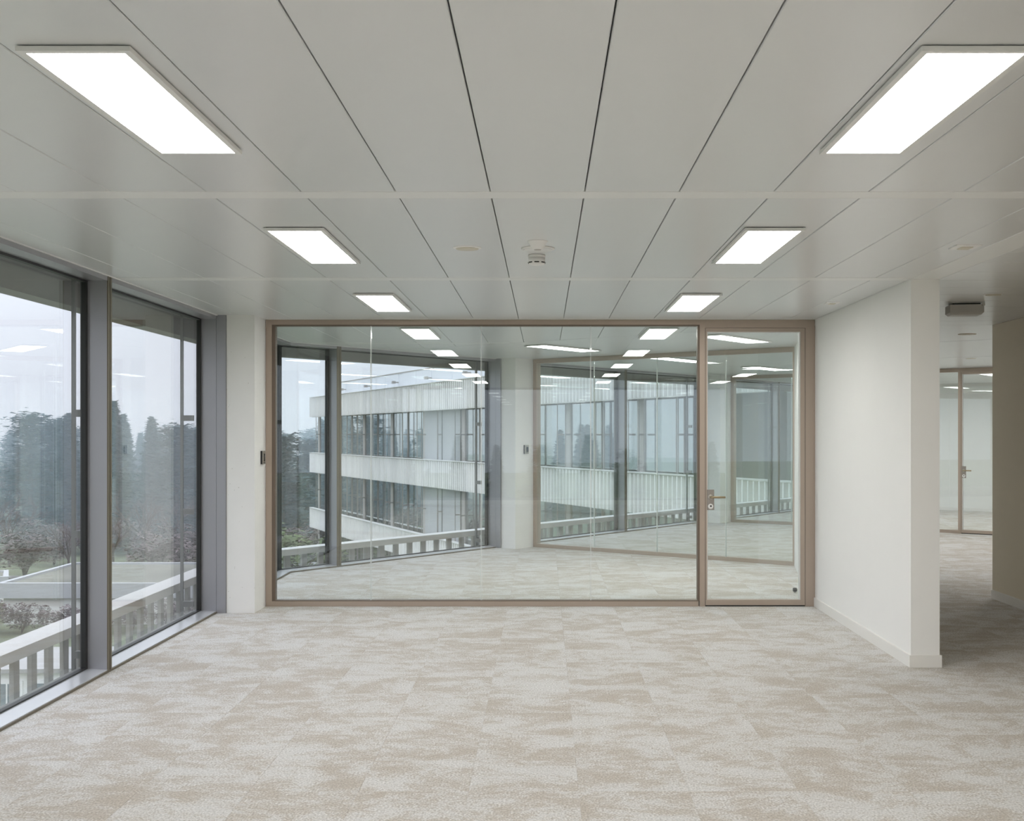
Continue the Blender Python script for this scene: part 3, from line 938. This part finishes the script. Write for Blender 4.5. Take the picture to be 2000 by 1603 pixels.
t = thing('garden_pavilion', (-24.5, 41.5, GZ), math.radians(4), 'white pavilion with framed windows seen between the parapet fins', 'pavilion')
MB().box(0, 9, 0, 4, 0, 2.1).build('wall_body', 'white', t)
MB().box(-0.2, 9.2, -0.2, 4.2, 2.1, 2.25).build('roof_slab', 'path', t)
for k in range(6):
    wdw = MB().box(0.4 + 1.45 * k, 1.5 + 1.45 * k, -0.05, 0.0, 0.5, 1.8).build('window', 'white', t)
    MB().box(0.5 + 1.45 * k, 0.92 + 1.45 * k, -0.06, -0.05, 0.6, 1.7).box(0.98 + 1.45 * k, 1.4 + 1.45 * k, -0.06, -0.05, 0.6, 1.7).build('pane', 'inner', wdw)
tag(MB().box(-60, -33, 86.0, 87.6, GZ, GZ + 0.04).build('footpath', 'path'), 'pale footpath crossing the lawn beyond the planted roof', 'path', kind='structure')

# ------------------------------------------------------------------ trees
def tri_leaf(mb, p, s, rng, flat=0.0):
    a = rng.uniform(0, 6.283)
    d = Vector((math.cos(a), math.sin(a), rng.uniform(-.5, .3) * (1 - flat))) * s
    e = Vector((-math.sin(a), math.cos(a), rng.uniform(-.6, .6) * (1 - flat))) * s * 0.45
    q = Vector(p)
    mb.add([q - d * .5 - e, q - d * .5 + e, q + d], [(0, 1, 2)])
def spruce(seed, hgt=14.0, rad=3.1, n=5200):
    rng = random.Random(seed)
    cr, tr = MB(), MB()
    tr.tube((0, 0, 0), (0, 0, hgt * .97), 0.28, 0.03, 7)
    for i in range(n):
        t = rng.random() ** 0.72
        z = hgt * (0.07 + 0.93 * (1 - t) ) 
        f = 1 - (z / hgt)
        R = rad * (f ** 0.85) * (0.78 + 0.22 * math.cos(z * 7.5)) + 0.08
        k = int(rng.random() * 9); a = k * 0.698 + z * 1.7 + rng.gauss(0, 0.22)
        r = R * rng.random() ** 0.45
        tri_leaf(cr, (r * math.cos(a), r * math.sin(a), z - r * 0.32), rng.uniform(.38, .75), rng, 0.3)
    return cr, tr
def cedar(seed, hgt=13.0, rad=5.0, tiers=9):
    rng = random.Random(seed)
    cr, tr = MB(), MB()
    tr.tube((0, 0, 0), (0.2, 0, hgt * .95), 0.4, 0.06, 7)
    for k in range(tiers):
        z = hgt * (0.22 + 0.76 * k / (tiers - 1)) + rng.uniform(-.3, .3)
        R = rad * (1 - 0.72 * (k / (tiers - 1)) ** 1.4) * rng.uniform(.8, 1.1)
        for b in range(7):
            a = rng.uniform(0, 6.283)
            L = R * rng.uniform(.55, 1)
            z1_ = z + rng.gauss(0, .35)
            tip = (L * math.cos(a), L * math.sin(a), z1_ + rng.uniform(-.6, .4))
            tr.tube((0, 0, z - .5), tip, 0.07, 0.02, 4)
            for i in range(80):
                q = rng.random() ** .6
                s = 0.25 + 0.35 * q
                tri_leaf(cr, (tip[0] * q + rng.gauss(0, s), tip[1] * q + rng.gauss(0, s), z - .5 * (1 - q) + (tip[2] - z) * q + rng.gauss(0, .30)), rng.uniform(.3, .65), rng, .45)
    for i in range(160):
        z = rng.uniform(.85, 1.03) * hgt
        tri_leaf(cr, (rng.gauss(0, .45), rng.gauss(0, .45), z), .4, rng, .3)
    return cr, tr
def bare(seed, hgt=11.0, leafy=0.0):
    rng = random.Random(seed)
    cr, tr = MB(), MB()
    def grow(p, d, L, r, lv):
        q = p + d * L
        (tr if lv < 2 else cr).tube(p, q, r, r * .6, 5 if lv < 2 else 3)
        if lv >= 5:
            return
        for k in range(3 if lv else 5):
            nd = (d + Vector((rng.gauss(0, .5), rng.gauss(0, .5), rng.gauss(0.12, .28)))).normalized()
            grow(p + d * L * rng.uniform(.55, 1), nd, L * rng.uniform(.55, .8), r * .55, lv + 1)
    grow(Vector((0, 0, 0)), Vector((0, 0, 1)), hgt * .30, 0.20, 0)
    return cr, tr
def bush(seed, hgt=4.5, rad=3.0, n=2600):
    rng = random.Random(seed)
    cr, tr = MB(), MB()
    for b in range(5):
        tr.tube((0, 0, 0), (rng.gauss(0, rad * .3), rng.gauss(0, rad * .3), hgt * .75), 0.09, 0.02, 5)
    cs = [(rng.gauss(0, rad * .45), rng.gauss(0, rad * .45), hgt * rng.uniform(.3, .8), rng.uniform(.5, .95) * rad * .55) for _ in range(11)]
    for i in range(n):
        c = rng.choice(cs)
        v = Vector((rng.gauss(0, 1), rng.gauss(0, 1), rng.gauss(0, 1))).normalized() * c[3] * rng.uniform(.75, 1.05)
        z = c[2] + v.z
        if z > 0.05:
            tri_leaf(cr, (c[0] + v.x, c[1] + v.y, z), rng.uniform(.16, .34), rng, 0)
    return cr, tr
PROTO = {}
def proto(key, fn, cm, *a):
    cr, tr = fn(*a)
    c = cr.mesh(key + '_crown'); c.materials.append(M[cm])
    k = tr.mesh(key + '_trunk'); k.materials.append(M['bark'])
    PROTO[key] = (c, k)
for s in range(2):
    proto('spruce%d' % s, spruce, 'conifer', 11 + s)
    proto('cedar%d' % s, cedar, 'cedar', 31 + s)
    proto('bare%d' % s, bare, 'twig', 51 + s)
    proto('bush%d' % s, bush, 'leaf', 71 + s)
    proto('brush%d' % s, bush, 'twig', 91 + s)
def tree(key, name, x, y, sc_, label, cat='tree', group='trees beyond the lawn', sz=None):
    t = thing(name, (x, y, GZ), random.uniform(0, 6.28), label, cat, group)
    t.scale = (sc_, sc_, sz or sc_)
    place('crown', PROTO[key][0], t)
    place('trunk', PROTO[key][1], t)
def px_at(px, y):                      # lateral position of a pixel column at a known distance
    return (px - VPX) / FPX * y
def hgt_for(py, y):                    # height above the ground that reaches pixel row py
    return EYE + (VPY - py) / FPX * y - GZ
# conspicuous trees: pixel column, row of the top, distance
T_ = [('cedar0', 'cedar_tree', 60, 806, 118, 13.6, 'flat tiered cedar rising above the tree line in the first left window'),
      ('bare0', 'bare_tree', 5, 815, 120, 11.5, 'bare tree at the left edge of the first left window'),
      ('cedar1', 'cedar_tree', 102, 818, 122, 13.6, 'small dark pine with a lone tufted top in the first left window'),
      ('spruce0', 'spruce_tree', 133, 806, 116, 14.0, 'dark spruce touching the blind guide of the first left window'),
      ('spruce1', 'spruce_tree', 118, 816, 128, 14.0, 'spruce left of the spruce at the blind guide, set slightly back'),
      ('spruce1', 'spruce_tree', 222, 783, 108, 14.0, 'tall spruce beside the wide mullion in the second left window'),
      ('spruce0', 'spruce_tree', 240, 808, 120, 14.0, 'lower spruce right of the tall one by the mullion'),
      ('spruce0', 'spruce_tree', 296, 813, 122, 14.0, 'rounded spruce in the middle of the second left window'),
      ('bare1', 'bare_tree', 316, 812, 140, 11.5, 'bare poplar rising behind the rounded spruce'),
      ('cedar0', 'cedar_tree', 346, 828, 112, 13.6, 'broad dark tree left of the blind guide in the second left window'),
      ('bare0', 'bare_tree', 262, 830, 132, 11.5, 'faint bare tree between the two spruces of the second left window'),
      ('cedar1', 'cedar_tree', 380, 834, 118, 13.6, 'dark tree right of the blind guide in the second left window'),
      ('cedar0', 'cedar_tree', 553, 845, 92, 13.6, 'blue green pine beside the black corner post'),
      ('cedar1', 'cedar_tree', 600, 856, 100, 13.6, 'broad cedar with layered boughs left of the opposite building'),
      ('bare1', 'bare_tree', 590, 852, 112, 11.5, 'bare treetops behind the layered cedar'),
      ('cedar1', 'cedar_tree', 622, 858, 108, 13.6, 'pine touching the corner of the opposite building'),
      ]
for key, nm, px, py, yy, base, lab in T_:
    tree(key, nm, px_at(px, yy), yy, hgt_for(py, yy) / base, lab)
# the belt of trees behind, all alike in the mist
rb = random.Random(3)
k = 0
for i in range(52):
    px = -420 + i * 21 + rb.uniform(-6, 6)
    yy = (134, 150, 142, 158, 166)[i % 5]
    key = rb.choice(['spruce0', 'cedar0', 'cedar1', 'spruce1', 'bare0', 'bare1'])
    base = 14.0 if key[0] == 's' else 13.6 if key[0] == 'c' else 11.5
    if 405 < px < 520 or px > 650:
        continue                                                     # hidden behind the column or the opposite building
    kind_ = {'s': 'spruce', 'c': 'cedar', 'b': 'bare tree'}[key[0]]
    where_ = 'outside the picture on the left' if px < 0 else 'in the first left window' if px < 190 else 'in the second left window' if px < 420 else 'left of the opposite building'
    tree(key, 'misty_tree', px_at(px, yy), yy, hgt_for(rb.uniform(824, 846), yy) / base, 'blue misty %s of the far tree belt %s' % (kind_, where_), group='far tree belt, %s %s' % (kind_, where_))
# conifers mirrored in the opposite windows stand left of the view
for i in range(7):
    tree(rb.choice(['spruce0', 'spruce1']), 'spruce_tree', -72 - 6.5 * i + rb.uniform(-2, 2), 108 + 4 * i + rb.uniform(-5, 5), rb.uniform(.62, .92), 'tall spruce outside the picture, mirrored in the windows of the opposite building', group='mirrored spruces')
# brush below
for i in range(16):
    px = -40 + i * 29
    yy = (86, 104, 95)[i % 3]
    tree(rb.choice(['brush0', 'brush1', 'bare0']), 'winter_shrub', px_at(px, yy), yy, rb.uniform(.55, .85), 'leafless purple brown winter shrub below the trees of the %s left window' % ('first' if px < 200 else 'second'), 'shrub', 'winter shrubs, %s left window' % ('first' if px < 200 else 'second'))
for i in range(5):
    px = 536 + i * 19
    yy = (83, 95)[i % 2]
    tree(rb.choice(['brush0', 'brush1']), 'winter_shrub', px_at(px, yy), yy, rb.uniform(0.75, 0.95), 'leafless purple brown shrub left of the opposite building', 'shrub', 'winter shrubs beside the opposite building')
tree('bush0', 'green_shrub', px_at(556, 70), 70, 1.1, 'yellow green evergreen shrub beside the black corner post', 'shrub', None)
tree('bush1', 'green_shrub', px_at(616, 66), 66, 0.7, 'small green shrub at the foot of the opposite building', 'shrub', None)
tree('bush1', 'green_shrub', px_at(584, 78), 78, 0.9, 'green shrub between the two others left of the opposite building', 'shrub', None)
for i in range(7):
    yy = rb.uniform(62.2, 63.0)
    tree('brush%d' % (i % 2), 'low_hedge_shrub', px_at(-30 + i * 72, yy), yy, rb.uniform(.32, .42), 'low brown shrub in the hedge before the planted roof', 'shrub', 'low hedge before the planted roof')

# ------------------------------------------------------------------ mist over the grounds
hm = bpy.data.materials.new('winter_mist')
hm.use_nodes = True
hn, hl = hm.node_tree.nodes, hm.node_tree.links
hn.remove(hn['Principled BSDF'])
vs_ = hn.new('ShaderNodeVolumeScatter')
vs_.inputs['Color'].default_value = (0.72, 0.89, 1.0, 1)
vs_.inputs['Density'].default_value = 0.0065
vs_.inputs['Anisotropy'].default_value = 0.0
hl.new(vs_.outputs[0], hn['Material Output'].inputs['Volume'])
M['mist'] = hm
tag(box(-220, 20, 84, 172, GZ + 0.05, 6.0).build('winter_mist', 'mist'), 'thin bluish winter mist in front of the distant trees', 'mist', kind='stuff')

for i in range(9):
    tree(rb.choice(['spruce0', 'cedar1', 'bare0']), 'rear_tree', -14 + 4.6 * i, -96 - 9 * (i % 2), rb.uniform(.65, .85), 'distant tree behind the viewpoint, seen only as a reflection', group='trees behind the viewpoint')
